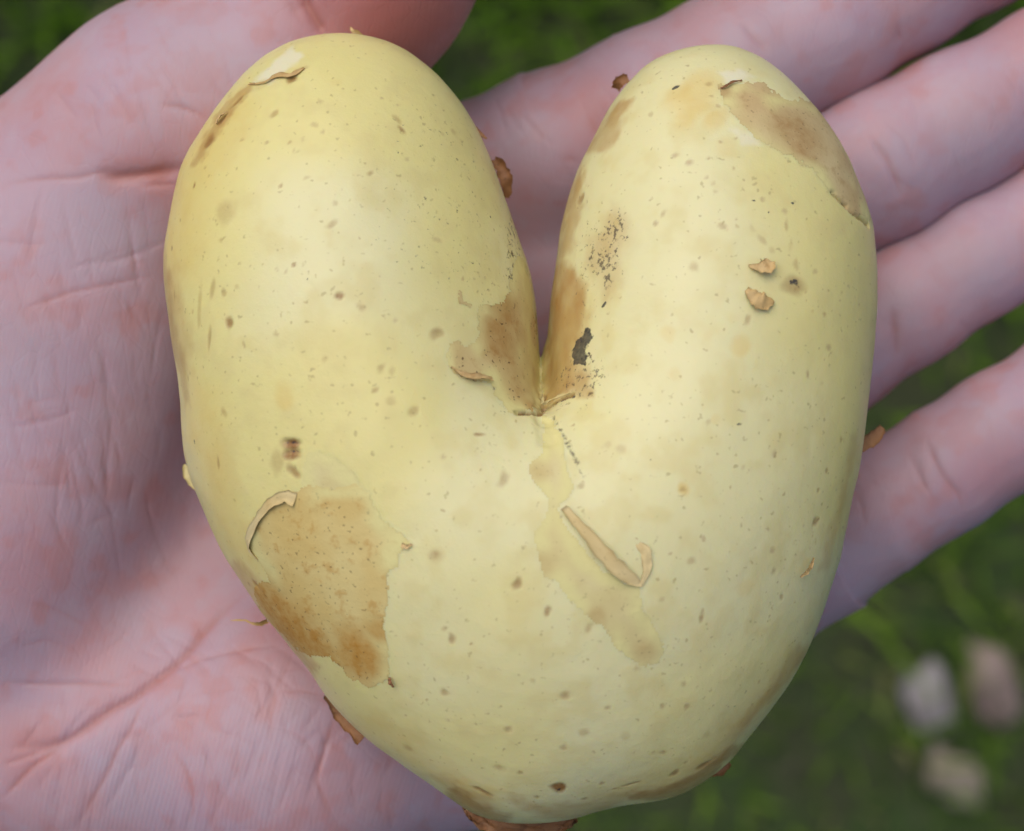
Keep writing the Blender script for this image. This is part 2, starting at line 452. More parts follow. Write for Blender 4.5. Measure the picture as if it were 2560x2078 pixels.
for _ in range(24):      # loose clusters of faint pores
    c_, x_, y_ = _r.choice('ABCD'), _r.uniform(300, 1500), _r.uniform(300, 1300)
    for _k in range(_r.randint(1, 6)):
        SPOTS += '\n%s %d %d %d %s %.2f %.1f %d' % (c_, x_ + _r.gauss(0, 45), y_ + _r.gauss(0, 45), _r.randint(4, 9), _r.choice('bbpk'), _r.uniform(.15, .5), _r.uniform(1, 1.8), _r.randint(0, 180))
marks = np.zeros((len(PV), 4), f4)      # brown, black, yellow, pinkish grey
dent = np.zeros(len(PV), f4)
KI = {'b': 0, 'k': 1, 'y': 2, 'p': 3}
for line in SPOTS.replace('\n', ';').split(';'):
    t = line.split()
    if not t: continue
    c, x, y, r, k, a = t[0], float(t[1]), float(t[2]), float(t[3]), t[4], float(t[5])
    asp = float(t[6]) if len(t) > 6 else 1.15; ang = rad(float(t[7])) if len(t) > 7 else rad((x * 7 + y * 3) % 180)
    p, n = on_potato(*cs(c, x, y))
    R = r / CR[c][2] * MPX * .93 * 1.15
    dl = PV - p.astype(f4)
    near = np.nonzero((np.abs(dl) < R * asp * 1.3).all(1))[0]
    if not len(near): continue
    q = dl[near]
    ca, sa = math.cos(ang), math.sin(ang)
    e1 = np.array([ca, sa, 0]); e1 = e1 - n * (e1 @ n); e1 /= np.linalg.norm(e1)
    e2 = np.cross(n, e1)
    sq = math.sqrt(asp)
    rr = np.sqrt((q @ e1 / sq) ** 2 + (q @ e2 * sq) ** 2 + (q @ n) ** 2) / R
    rr = rr * (1 + .45 * vnoise(PV[near], 1 / (R * 1.1 + 1e-5), int(x)))
    m = a * sstep(1.15, .35, rr)
    marks[near, KI[k]] = np.maximum(marks[near, KI[k]], m)
    if k == 'b' and a >= .4: dent[near] -= .00011 * m * min(1, R / .0006)
    if k == 'k': dent[near] += .00004 * m

# broad tints with a shape of their own: tan skin tone inside the cleft, dark soil smears, the yellow bruised shoulder
tint = np.zeros((len(PV), 4), f4)       # tan, soil dots, dark fine line, pale bare flesh
def region(c, pts, feather_mm):
    poly = np.array([on_potato(*cs(c, x, y))[0][:2] for x, y in pts])
    lo, hi = poly.min(0) - .004, poly.max(0) + .004
    s = np.nonzero((PV[:, 2] > -.004) & (PV[:, 0] > lo[0]) & (PV[:, 0] < hi[0]) & (PV[:, 1] > lo[1]) & (PV[:, 1] < hi[1]))[0]
    d = poly_sd(PV[s, :2].astype(float), poly) + .0006 * vnoise(PV[s], 900, 5, 3)
    return s, sstep(-feather_mm * 1e-3, feather_mm * 1e-3, d).astype(f4)
def add_region(ch, amt, c, pts, f, arr=None):
    arr = tint if arr is None else arr
    s, m = region(c, pts, f); arr[s, ch] = np.maximum(arr[s, ch], amt * m)
add_region(0, 1.0, 'E', [(985,0),(1120,60),(1190,200),(1210,400),(1170,560),(1100,680),(1180,780),(1240,830),(1240,980),(1080,960),(900,1045),(880,1000),(905,750),(950,250)], .7)
add_region(0, .75, 'B', [(290,650),(380,640),(440,580),(465,480),(500,410),(440,420),(380,490),(310,600),(230,800),(180,1100),(250,1050),(290,850)], .5)
add_region(0, .5, 'B', [(430,860),(500,930),(510,1010),(460,1080),(450,1200),(390,1260),(350,1150),(310,1120),(330,1000),(390,930)], 1.0)
add_region(1, 1.0, 'B', [(440,870),(480,930),(500,1000),(450,1060),(440,1180),(400,1240),(360,1150),(310,1120),(330,1000),(390,930)], .8)
add_region(1, .55, 'B', [(300,900),(350,1000),(330,1250),(300,1400),(240,1500),(280,1350),(270,1150),(280,1000)], .8)
add_region(1, .8, 'B', [(240,1480),(330,1460),(400,1560),(360,1650),(200,1660),(170,1600)], .8)
add_region(1, .7, 'E', [(640,190),(720,0),(790,120),(800,400),(850,700),(880,1060),(620,1080),(520,880),(450,760),(560,500)], .7)
add_region(1, .5, 'E', [(1080,960),(1330,1000),(1350,1060),(1200,1080),(1050,1100),(950,1100),(960,1040)], .7)
add_region(1, 1.0, 'B', [(1,850),(20,900),(30,1100),(20,1240),(0,1260),(-20,1100),(-25,950)], .4)
add_region(1, .25, 'A', [(1560,380),(1900,450),(2080,800),(2080,1250),(1850,1250),(1500,1000),(1600,700)], 2.0)
add_region(3, .9, 'B', [(850,300),(960,290),(1010,320),(900,345)], .35)
add_region(3, .7, 'B', [(920,540),(1000,550),(1040,600),(960,610)], .35)
add_region(3, .9, 'A', [(1060,340),(1120,280),(1220,200),(1270,240),(1160,300),(1120,350)], .35)
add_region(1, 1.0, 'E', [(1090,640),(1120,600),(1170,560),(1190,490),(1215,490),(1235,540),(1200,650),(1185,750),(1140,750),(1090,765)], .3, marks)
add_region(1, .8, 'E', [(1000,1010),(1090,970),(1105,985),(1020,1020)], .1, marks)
# yellower tint along the tuber's left flank and lower edges
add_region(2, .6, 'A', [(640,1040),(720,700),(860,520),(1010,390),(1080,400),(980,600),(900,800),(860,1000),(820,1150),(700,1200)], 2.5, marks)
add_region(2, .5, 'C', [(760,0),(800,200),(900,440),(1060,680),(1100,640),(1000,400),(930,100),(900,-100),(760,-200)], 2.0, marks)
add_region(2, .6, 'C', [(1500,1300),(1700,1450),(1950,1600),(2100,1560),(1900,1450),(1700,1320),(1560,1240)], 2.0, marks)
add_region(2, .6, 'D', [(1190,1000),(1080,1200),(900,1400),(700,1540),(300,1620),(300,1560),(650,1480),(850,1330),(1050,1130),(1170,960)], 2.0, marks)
add_region(0, .85, 'A', [(800,690),(850,580),(900,490),(960,410),(1050,350),(1060,375),(990,430),(950,500),(905,570),(860,650),(820,700)], .35)
add_region(0, .5, 'A', [(700,1150),(730,1500),(790,1560),(800,1400),(760,1250),(740,1100)], .8)
add_region(0, .55, 'C', [(1780,1500),(1900,1590),(2000,1650),(2080,1640),(2050,1590),(1960,1560),(1860,1500)], .8)
add_region(0, .6, 'D', [(0,1610),(150,1680),(300,1650),(480,1600),(700,1560),(880,1440),(1060,1210),(1230,950),(1200,950),(1020,1210),(850,1410),(690,1520),(470,1565),(300,1600),(150,1630),(0,1580)], .7)
add_region(0, .45, 'D', [(1330,640),(1420,260),(1450,80),(1420,80),(1380,300),(1290,640)], .6)
add_region(0, .75, 'C', [(960,620),(1060,760),(1160,880),(1260,1010),(1320,1090),(1330,1040),(1240,920),(1150,790),(1080,690),(1000,600)], .6)
add_region(0, .55, 'C', [(1850,1580),(1960,1650),(2120,1700),(2130,1660),(1990,1610),(1900,1540)], .6, marks)
add_region(0, .5, 'D', [(820,1500),(880,1450),(960,1370),(940,1360),(860,1420),(780,1480),(650,1540),(480,1580),(490,1600),(700,1570)], .5, marks)
add_region(0, .35, 'A', [(695,1000),(690,1150),(710,1400),(750,1560),(765,1700),(790,1700),(770,1500),(735,1350),(720,1150)], .5, marks)
def fine_line(c, pts, w_mm, ch=2, amt=1.0, arr=None, dep=0.0):
    arr = tint if arr is None else arr
    P = np.array([on_potato(*cs(c, x, y))[0] for x, y in pts])
    for a, b in zip(P[:-1], P[1:]):
        lo, hi = np.minimum(a, b) - .002, np.maximum(a, b) + .002
        s = np.nonzero(((PV > lo) & (PV < hi)).all(1))[0]
        if not len(s): continue
        e = b - a; w = PV[s] - a; t = np.clip(w @ e / (e @ e), 0, 1)
        d = np.linalg.norm(w - t[:, None] * e, axis=1) + .00012 * vnoise(PV[s], 2500, 8)
        m = sstep(w_mm * 1e-3, w_mm * .3e-3, d)
        arr[s, ch] = np.maximum(arr[s, ch], amt * m); dent[s] -= dep * m
fine_line('D', [(170,-10),(195,50),(225,100),(255,165),(300,250)], .22, amt=.8)
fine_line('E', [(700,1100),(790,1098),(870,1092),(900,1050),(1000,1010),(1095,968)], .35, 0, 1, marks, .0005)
fine_line('E', [(893,1045),(905,1150),(930,1300)], 1.4, dep=.0003, amt=0)
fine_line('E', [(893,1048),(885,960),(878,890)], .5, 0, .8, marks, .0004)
fine_line('C', [(1190,110),(1250,112)], .3, 1, .5, marks, .00025)
fine_line('C', [(1190,152),(1245,148)], .3, 1, .45, marks, .0002)
fine_line('B', [(1340,800),(1400,860),(1440,900),(1490,940)], .4, 0, .5, marks, .0003)
fine_line('A', [(700,1290),(1290,1190)], .5, dep=.00004, amt=0)
set_co(pm, PV + PN * (bump + dent)[:, None])
PV = get_co(pm); PN = get_no(pm)
add_attr(pm, 'mottle', np.c_[.5 + .5 * vnoise(PV0, 60, 61, 2), .5 + .5 * vnoise(PV0, 420, 62, 3), .5 + .5 * vnoise(PV0, 1000, 63, 1)])
add_attr(pm, 'marks', marks); add_attr(pm, 'tint', tint)

def potato_mat():
    m, n, l, b = new_mat('potato_flesh_skin')
    tc = n.new('ShaderNodeTexCoord').outputs['Object']
    A = n.new('ShaderNodeAttribute'); A.attribute_name = 'marks'
    T = n.new('ShaderNodeAttribute'); T.attribute_name = 'tint'
    sa = n.new('ShaderNodeSeparateColor'); l.new(A.outputs['Color'], sa.inputs[0])
    st = n.new('ShaderNodeSeparateColor'); l.new(T.outputs['Color'], st.inputs[0])
    M = n.new('ShaderNodeAttribute'); M.attribute_name = 'mottle'
    ms = n.new('ShaderNodeSeparateColor'); l.new(M.outputs['Color'], ms.inputs[0])
    n1, n2 = ms.outputs[0], ms.outputs[1]
    n3 = noise_n(n, l, tc, 1700, 3, .68); n4 = noise_n(n, l, tc, 1500, 1)
    col = mixc(n, l, ramp(n, l, n1, .35, .65), (.73, .65, .27), (.735, .685, .37))
    col = mixc(n, l, mth(n, l, 'MULTIPLY', ramp(n, l, n2, .45, .8), .5), col, (.66, .565, .24))
    # tiny pores
    col = mixc(n, l, mth(n, l, 'MULTIPLY', ramp(n, l, n4, .66, .80), .5), col, (.36, .28, .11))
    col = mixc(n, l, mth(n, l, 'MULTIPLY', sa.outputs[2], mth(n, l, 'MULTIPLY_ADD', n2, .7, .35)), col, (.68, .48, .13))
    wob = mth(n, l, 'MULTIPLY_ADD', n3, .9, .55)
    col = mixc(n, l, mth(n, l, 'MULTIPLY', st.outputs[0], mth(n, l, 'MULTIPLY_ADD', n2, .8, .35)), col, (.45, .255, .08))
    col = mixc(n, l, mth(n, l, 'MULTIPLY', T.outputs['Alpha'], .8), col, (.78, .74, .56))
    col = mixc(n, l, mth(n, l, 'MULTIPLY', sa.outputs[0], wob, clamp=True), col, (.30, .145, .04))
    col = mixc(n, l, mth(n, l, 'MULTIPLY', A.outputs['Alpha'], wob, clamp=True), col, (.40, .26, .13))
    # soil smears: speckles whose density follows the region
    thr = mth(n, l, 'MULTIPLY_ADD', st.outputs[1], -.18, .71)
    dots = mth(n, l, 'MULTIPLY', ramp(n, l, mth(n, l, 'SUBTRACT', n3, thr), -.04, .09), ramp(n, l, st.outputs[1], .02, .15))
    col = mixc(n, l, mth(n, l, 'MULTIPLY', dots, .8), col, (.085, .06, .042))
    col = mixc(n, l, mth(n, l, 'MULTIPLY', st.outputs[2], ramp(n, l, n3, .40, .6)), col, (.07, .05, .03))
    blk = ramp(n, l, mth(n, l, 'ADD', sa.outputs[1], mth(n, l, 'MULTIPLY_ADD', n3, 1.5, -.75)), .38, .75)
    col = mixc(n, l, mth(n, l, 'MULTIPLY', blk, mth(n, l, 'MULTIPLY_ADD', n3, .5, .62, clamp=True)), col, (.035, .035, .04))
    l.new(col, b.inputs['Base Color'])
    b.inputs['Roughness'].default_value = .5
    l.new(mth(n, l, 'MULTIPLY_ADD', n2, .25, .29), b.inputs['Roughness'])
    b.inputs['Specular IOR Level'].default_value = .45
    b.inputs['Subsurface Weight'].default_value = .4
    b.inputs['Subsurface Radius'].default_value = (1.0, .60, .18)
    b.inputs['Subsurface Scale'].default_value = .0009
    bp = n.new('ShaderNodeBump'); bp.inputs['Distance'].default_value = .00014; bp.inputs['Strength'].default_value = .5
    l.new(mth(n, l, 'MULTIPLY_ADD', n3, .5, n2), bp.inputs['Height']); l.new(bp.outputs[0], b.inputs['Normal'])
    return m
pm.materials.append(potato_mat())

potato = link(bpy.data.objects.new('potato', None))
potato.location = (0, 0, BASE)
potato.empty_display_size = .02
tag(potato, 'pale yellow heart-shaped two-lobed potato with torn brown skin lying in the open hand', 'potato')
flesh = link(bpy.data.objects.new('tuber', pm), potato)

# ---- torn skin still clinging: thin shells that follow the tuber
def skin_mat(name, c1, c2, dark, dens=.5, cont=1.0, sss=0.0):
    m, n, l, b = new_mat(name)
    tc = n.new('ShaderNodeTexCoord').outputs['Object']
    n1 = noise_n(n, l, tc, 160, 2); n2 = noise_n(n, l, tc, 700, 3, .65); n3 = noise_n(n, l, tc, 2200, 1, .6)
    at = n.new('ShaderNodeAttribute'); at.attribute_name = 'age'
    sp = n.new('ShaderNodeSeparateColor'); l.new(at.outputs['Color'], sp.inputs[0])
    col = mixc(n, l, ramp(n, l, n1, .35, .68), c1, c2)
    col = mixc(n, l, mth(n, l, 'MULTIPLY', sp.outputs[0], mth(n, l, 'MULTIPLY_ADD', n2, 1.2, .2), clamp=True), col, dark)
    col = mixc(n, l, mth(n, l, 'MULTIPLY', ramp(n, l, n2, .52, .72), .5 * cont), col, dark)
    col = mixc(n, l, mth(n, l, 'MULTIPLY', ramp(n, l, n3, .66, .74), dens), col, (.09, .05, .02))
    col = mixc(n, l, mth(n, l, 'MULTIPLY', sp.outputs[1], mth(n, l, 'MULTIPLY_ADD', n2, .9, .45), clamp=True), col, (.70, .635, .275))
    l.new(col, b.inputs['Base Color']); b.inputs['Roughness'].default_value = .6
    b.inputs['Subsurface Weight'].default_value = sss; b.inputs['Subsurface Radius'].default_value = (1.0, .6, .18); b.inputs['Subsurface Scale'].default_value = .002
    b.inputs['Specular IOR Level'].default_value = .3
    bp = n.new('ShaderNodeBump'); bp.inputs['Distance'].default_value = .00015; bp.inputs['Strength'].default_value = .6
    l.new(n2, bp.inputs['Height']); l.new(bp.outputs[0], b.inputs['Normal'])
    return m
SK_TAN = skin_mat('tan_potato_skin', (.62, .46, .165), (.66, .53, .22), (.46, .225, .035))
SK_PALE = skin_mat('pale_potato_skin', (.63, .53, .24), (.66, .57, .29), (.54, .41, .17), .3, .6)
SK_PINK = skin_mat('dull_potato_skin', (.55, .40, .19), (.61, .48, .25), (.40, .25, .10), .4)
SK_CLEFT = skin_mat('cleft_potato_skin', (.55, .41, .175), (.62, .49, .23), (.40, .215, .06), .9)
SK_DRY = skin_mat('dry_curled_skin', (.52, .345, .135), (.60, .43, .20), (.38, .20, .06), .3, sss=0)
SK_STRIP = skin_mat('pale_rolled_skin', (.62, .475, .215), (.67, .545, .28), (.48, .31, .11), .2, .7, sss=0)
SK_DARK = skin_mat('dark_curled_skin', (.26, .12, .05), (.36, .18, .08), (.12, .05, .025), .4, sss=0)

PQ = get_quads(pm)
def skin_patch(label, c, pts, mat, lift=.10, rag=.5, age=None, fade=.5):
    poly = np.array([on_potato(*cs(c, x, y))[0][:2] for x, y in pts])
    fc = PV[PQ].mean(1)
    lo, hi = poly.min(0) - .002, poly.max(0) + .002
    s = np.nonzero((fc[:, 2] > -.002) & (fc[:, 0] > lo[0]) & (fc[:, 0] < hi[0]) & (fc[:, 1] > lo[1]) & (fc[:, 1] < hi[1]))[0]
    d = poly_sd(fc[s, :2].astype(float), poly) + rag * 1e-3 * (vnoise(fc[s], 380, 21, 2) + .7 * vnoise(fc[s], 1500, 22, 2))
    s = s[d > 0]
    q = PQ[s]; ids, inv = np.unique(q, return_inverse=True); q = inv.reshape(-1, 4)
    V = PV[ids]; N = PN[ids]
    # border vertices
    e = np.concatenate([np.sort(q[:, [i, (i + 1) % 4]], 1) for i in range(4)])
    key, cnt = np.unique(e[:, 0].astype(np.int64) * len(ids) + e[:, 1], return_counts=True)
    be = key[cnt == 1]; bv = np.unique(np.r_[be // len(ids), be % len(ids)])
    sdv = poly_sd(V[:, :2].astype(float), poly)
    off = lift * 1e-3 * (1 + .5 * vnoise(V, 350, 31)) * sstep(-.0006, .0012, sdv) + .00003 * sstep(.0, .7, vnoise(V, 420, 33)) * sstep(.0009, 0, sdv) + 1.5e-5
    V2 = V + N * off[:, None].astype(f4)
    me = mesh_np('skin_patch', V2, q)
    ag = np.zeros(len(ids)) if age is None else age(V)
    ag = ag.copy(); ag[bv] += .15
    soft = sstep(-.35, .25, vnoise(V, 230, 71) + fade - .4)
    fd = soft * sstep(.0022, .0003, sdv + .0010 * vnoise(V, 450, 72, 2))
    fd = np.maximum(fd, .45 * fade * sstep(.1, .7, vnoise(V, 420, 73, 2)))
    add_attr(me, 'age', np.c_[np.clip(ag, 0, 1), np.clip(fd * (1 - .8 * np.clip(ag, 0, 1)), 0, 1), ag * 0])
    me.materials.append(mat)
    o = link(bpy.data.objects.new('skin_patch', me), potato)
    o['label'] = label
    return o
def age_from(c, x, y, r_mm):
    p = on_potato(*cs(c, x, y))[0].astype(f4)
    return lambda V: sstep(r_mm * 1e-3, r_mm * .2e-3, np.linalg.norm(V - p, axis=1))
def age_many(*a):
    fs = [age_from(*x) for x in a]
    return lambda V: np.max([f(V) for f in fs], 0)
skin_patch('large torn brown skin patch on the lower left', 'C',
    [(1200,320),(1300,290),(1370,300),(1480,285),(1550,320),(1590,420),(1650,480),(1720,540),(1660,570),(1660,630),(1620,660),(1625,780),(1590,850),(1600,930),(1625,980),
     (1620,1100),(1545,1140),(1450,1090),(1410,1040),(1380,1000),(1310,1000),(1250,990),(1190,910),(1110,820),(1060,720),(1090,680),(1130,700),(1120,650),(1075,600),(1040,560),(1035,480),(1080,400),(1140,345)],
    SK_TAN, .035, .45, fade=.12, age= age_many(('C', 1220, 900, 7.5), ('C', 1120, 760, 6), ('C', 1330, 960, 4), ('C', 1500, 1000, 5.0), ('C', 1580, 900, 2.5)))
skin_patch('thin tan film above the large brown patch', 'C', [(1285,150),(1340,145),(1410,185),(1480,260),(1560,330),(1480,400),(1370,400),(1290,385),(1250,350),(1270,270)], SK_PALE, .012, .5, None, 1.0)
skin_patch('pinkish brown skin patch at the tip of the right lobe', 'B',
    [(870,365),(960,335),(1040,350),(1110,400),(1190,415),(1275,450),(1345,540),(1405,640),(1455,740),(1505,860),(1512,945),(1420,880),(1340,800),(1270,720),(1180,670),(1110,610),(1050,580),(1000,530),(940,490),(900,430)],
    SK_PINK, .03, .7, fade=.8, age= age_many(('B', 1190, 560, 5), ('B', 880, 380, 1.6)))
skin_patch('brown skin left beside the cleft on the left lobe', 'E',
    [(690,0),(650,190),(600,290),(500,330),(420,340),(400,420),(430,520),(350,610),(240,620),(205,700),(225,780),(300,845),(400,880),(520,880),(540,960),(600,1060),(680,1105),(780,1085),(865,1085),(876,1000),(858,800),(838,560),(815,330),(785,150),(760,0)],
    SK_CLEFT, .03, .6, fade=.8, age= age_many(('E', 600, 330, 4), ('E', 560, 560, 4), ('E', 820, 1060, 2)))
skin_patch('pale tan strip of skin running down from the cleft', 'D',
    [(130,-10),(180,20),(200,80),(215,160),(260,300),(230,350),(190,390),(240,470),(300,560),(380,640),(470,700),(530,720),(545,800),(610,900),(640,980),(620,1040),(540,1040),(470,1010),(430,950),(390,880),(330,840),(270,790),(210,730),(190,690),(140,670),(110,590),(85,480),(130,440),(150,400),(130,330),(90,270),(80,210),(130,150)],
    SK_PALE, .015, .4, fade=1.0, age=age_many(('D', 130, 620, 2.2), ('D', 110, 230, 2.0), ('D', 350, 840, 1.6), ('D', 560, 990, 2.2)))
skin_patch('small brown flake on the left lobe', 'A', [(1915,1205),(1930,1215),(1935,1255),(1980,1275),(1960,1285),(1910,1260),(1905,1225)], SK_CLEFT, .1, .2)

# ---- curled flaps, hairs and flakes: thin ribbons with thickness
def ribbon(name, label, pts, wid, mat, curl=0.0, tilt=0.0, seed=0, nseg=18, nv=6, thick=.035, crump=.12):
    """pts: (sx, sy, lift mm over the tuber) or (sx, sy, z mm, 'z'); wid: half widths in mm along it"""
    P = []; N = []
    for t in pts:
        if len(t) == 4:
            p = px(t[0], t[1], t[2]); n = on_potato(t[0], t[1])[1] if u_at(*p[:2]) > 1e-6 else np.array([0, 0, 1.0])
        else:
            p, n = on_potato(t[0], t[1]); p = p + n * t[2] * 1e-3
        P.append(p); N.append(n)
    P = np.array(P); N = np.array(N); k = len(P)
    ts = np.linspace(0, k - 1, nseg); ii = np.arange(k)
    def cat(A):
        out = []
        for t in ts:
            i = min(int(t), k - 2); f = t - i
            a0, a1, a2, a3 = A[max(i - 1, 0)], A[i], A[i + 1], A[min(i + 2, k - 1)]
            out.append(.5 * (2 * a1 + (a2 - a0) * f + (2 * a0 - 5 * a1 + 4 * a2 - a3) * f * f + (3 * a1 - a0 - 3 * a2 + a3) * f ** 3))
        return np.array(out)
    C = cat(P); NN = cat(N); NN /= np.linalg.norm(NN, axis=1)[:, None]
    W = np.interp(ts, np.linspace(0, k - 1, len(wid)), wid) * 1e-3
    T = np.gradient(C, axis=0); T /= np.linalg.norm(T, axis=1)[:, None] + 1e-9
    S = np.cross(T, NN); S /= np.linalg.norm(S, axis=1)[:, None] + 1e-9
    UPV = np.cross(S, T)
    v = np.linspace(-1, 1, nv)
    V = []
    R = random.Random(seed)
    jag = [[R.uniform(.82, 1.12) for _ in range(2)] for _ in range(nseg)]
    for i in range(nseg):
        for x in v:
            a = tilt * x + curl * x * x
            j = jag[i][0 if x < 0 else 1]
            wob = .12 * math.sin(i * 1.1 + seed) * x
            V.append(C[i] + S[i] * (W[i] * x * j * math.cos(min(abs(a), 1.3))) + UPV[i] * (W[i] * (math.sin(a) if abs(a) < 1.5 else 1) * abs(x) * (1 if True else 0) + W[i] * wob))
    for i in range(nseg):
        for j in range(nv):
            V[i * nv + j] = V[i * nv + j] + (UPV[i] * mnoise.noise((i * .45, j * .7, seed * 3.1)) + S[i] * .6 * mnoise.noise((i * .6, j * .5, seed * 5.7 + 9))) * crump * 1e-3
    V = np.array(V); th = thick * 1e-3
    up = np.repeat(UPV, nv, 0)
    VV = np.concatenate([V + up * th / 2, V - up * th / 2])
    n1 = nseg * nv; Q = []
    for i in range(nseg - 1):
        for j in range(nv - 1):
            a = i * nv + j; q = [a, a + 1, a + nv + 1, a + nv]
            Q.append(q[::-1]); Q.append([n1 + x for x in q])
    rim = [i * nv for i in range(nseg)] + [(nseg - 1) * nv + j for j in range(1, nv)] + [i * nv + nv - 1 for i in range(nseg - 2, -1, -1)] + [j for j in range(nv - 2, 0, -1)]
    for a, b2 in zip(rim, rim[1:] + rim[:1]):
        Q.append([a, b2, n1 + b2, n1 + a])
    me = mesh_np(name, VV, Q)
    add_attr(me, 'age', np.zeros((len(VV), 3)))
    me.materials.append(mat)
    o = link(bpy.data.objects.new(name, me), potato)
    if label: o['label'] = label
    return o
def rb(c, *pts):
    return [(*cs(c, p[0], p[1]), *p[2:]) for p in pts]
ribbon('skin_flap', 'long rolled strip of tan skin below the cleft', rb('D', (215,385,.3), (270,450,.45), (340,530,.5), (420,620,.5), (490,675,.35), (535,705,.15)), [.38, .5, .72, .85, .75, .15], SK_STRIP, curl=.25, tilt=.12, seed=1, crump=.05)
ribbon('skin_flap', 'small leaf of skin at the end of the rolled strip', rb('D', (535,712,.2), (560,640,.35), (552,570,.3), (510,515,.08)), [.1, .4, .62, .3], SK_STRIP, curl=-.2, tilt=.2, seed=2)
ribbon('skin_flap', 'curled rim of the large brown skin patch', rb('C', (1235,350,.08), (1190,335,.16), (1128,368,.24), (1078,435,.24), (1045,515,.22), (1048,560,.18), (1080,600,.08)), [.75, .6, .5, .45, .5, .42, .1], SK_STRIP, curl=.15, tilt=-.3, seed=3, nseg=26)
ribbon('skin_flake', 'upper tan flake on the right lobe', rb('B', (985,1110,.15), (1020,1122,.3), (1055,1120,.4), (1075,1090,.2)), [.1, .5, 1.0, .45], SK_DRY, curl=.3, tilt=.35, seed=4)
ribbon('skin_flake', 'lower folded tan flake on the right lobe', rb('B', (980,1205,.15), (1010,1235,.4), (1045,1255,.5), (1090,1255,.2)), [.3, 1.0, 1.25, .2], SK_DRY, curl=-.35, tilt=.4, seed=5, crump=.3)
ribbon('skin_flap', 'curled reddish edge of skin left of the cleft', rb('E', (222,775,.1), (290,830,.25), (370,858,.4), (450,860,.4), (520,868,.1)), [.12, .32, .42, .3, .22], SK_DRY, curl=.4, tilt=.3, seed=6)
ribbon('skin_flap', 'pale split skin at the bottom of the cleft', rb('E', (852,1008,.7), (868,1045,.7), (885,1075,.35), (930,1050,.3), (1010,1012,.35), (1090,968,.1)), [.05, .16, .3, .22, .16, .1], SK_PALE, curl=.5, seed=7)
ribbon('skin_flap', 'dark torn skin under the lower end', [(1160,2012,0,'z'), (1200,2040,0,'z'), (1260,2058,0,'z'), (1330,2066,-1,'z'), (1400,2060,-2,'z'), (1440,2046,-3,'z')], [.6, 1.3, 2.2, 2.0, 1.0, .3], SK_DARK, curl=.3, tilt=-.4, seed=8, nseg=30, nv=12, crump=1.1)
ribbon('skin_flap', 'pale turned edge of the torn skin at the lower end', [(1162,2018,1.5,'z'), (1200,2020,2.5,'z'), (1240,2018,2.8,'z'), (1290,2015,2.5,'z')], [.35, .5, .55, .4], SK_DRY, curl=.4, seed=9, crump=.3)
ribbon('skin_flap', 'brown flap hanging from the lower left side', [(812,1740,-1,'z'), (838,1778,-2,'z'), (868,1815,-2,'z'), (905,1850,-1.5,'z')], [.2, .5, .7, .7], SK_DARK, curl=.4, seed=10, crump=.4)
ribbon('root_hair', 'pale root hair on the lower left side', [(668,1552,0,'z'), (650,1560,1,'z'), (630,1558,1.5,'z'), (612,1551,1,'z'), (575,1551,0,'z')], [.3, .3, .12, .16, .04], SK_DRY, curl=.5, seed=11)
ribbon('root_hair', 'short pale shred at the top of the left lobe', [(905,98,0,'z'), (895,84,.5,'z'), (882,78,.8,'z'), (876,67,.5,'z')], [.32, .3, .22, .06], SK_DRY, curl=.4, seed=12)
ribbon('skin_flake', 'dark shred on the inner edge of the left lobe', [(1190,318,0,'z'), (1203,337,.5,'z'), (1218,347,.5,'z')], [.12, .25, .04], SK_DARK, seed=13)
ribbon('skin_flake', 'reddish brown bulging flake on the inner edge of the left lobe', [(1236,400,-2,'z'), (1256,425,-1,'z'), (1266,460,-1,'z'), (1268,495,-2,'z')], [.45, .95, .9, .3], SK_DARK, curl=.7, seed=14, crump=.35)
ribbon('skin_flake', 'brown flake at the upper left edge of the right lobe', [(1570,195,-3,'z'), (1550,205,-3,'z'), (1540,222,-4,'z')], [.5, .8, .5], SK_DARK, curl=.6, seed=15)
ribbon('skin_flake', 'brown flake at the right side next to the little finger', [(2140,1122,1,'z'), (2165,1108,-.5,'z'), (2186,1092,-1.5,'z'), (2206,1068,-2,'z')], [.5, .8, .85, .35], SK_DARK, curl=.4, seed=16)
ribbon('skin_flake', 'small brown flake at the lower right edge', [(1770,1935,-3,'z'), (1800,1925,-3,'z'), (1822,1905,-3,'z')], [.3, .7, .4], SK_DARK, curl=.5, seed=17)
ribbon('skin_flake', 'pale flake on the left side', [(462,1160,-1,'z'), (466,1185,-1,'z'), (480,1210,-1,'z'), (490,1222,-1,'z')], [.2, .45, .35, .2], SK_PALE, curl=.5, seed=18)
ribbon('skin_flake', 'thin brown slash of skin on the lower right', rb('D', (1200,670,.1), (1225,640,.3), (1255,590,.15)), [.1, .35, .12], SK_DRY, curl=.6, seed=19)
ribbon('skin_flake', 'tattered skin at the upper left of the left lobe', rb('A', (1040,352,.05), (1100,348,.12), (1160,318,.12), (1215,318,.12), (1270,285,.04)), [.12, .1, .3, .35, .1], SK_DRY, curl=.2, seed=20, crump=.2)
ribbon('skin_flake', 'short curled shred on the left lobe edge', rb('A', (905,520,.1), (925,495,.25), (950,470,.1)), [.12, .25, .08], SK_DRY, curl=.5, seed=21)
ribbon('skin_flake', 'dark torn rim of the patch on the right lobe', rb('B', (870,372,.08), (890,368,.22), (915,352,.22), (960,338,.05)), [.08, .14, .14, .06], SK_DARK, curl=.5, seed=22)
ribbon('skin_flake', 'brown shred at the corner of the large patch', rb('C', (1630,1090,.1), (1638,1110,.25), (1648,1130,.1)), [.2, .25, .1], SK_DARK, curl=.4, seed=23)
ribbon('skin_flake', 'pinkish tip of the large patch', rb('C', (1680,535,.08), (1700,545,.2), (1722,535,.15)), [.25, .25, .06], SK_DRY, curl=.4, seed=24)

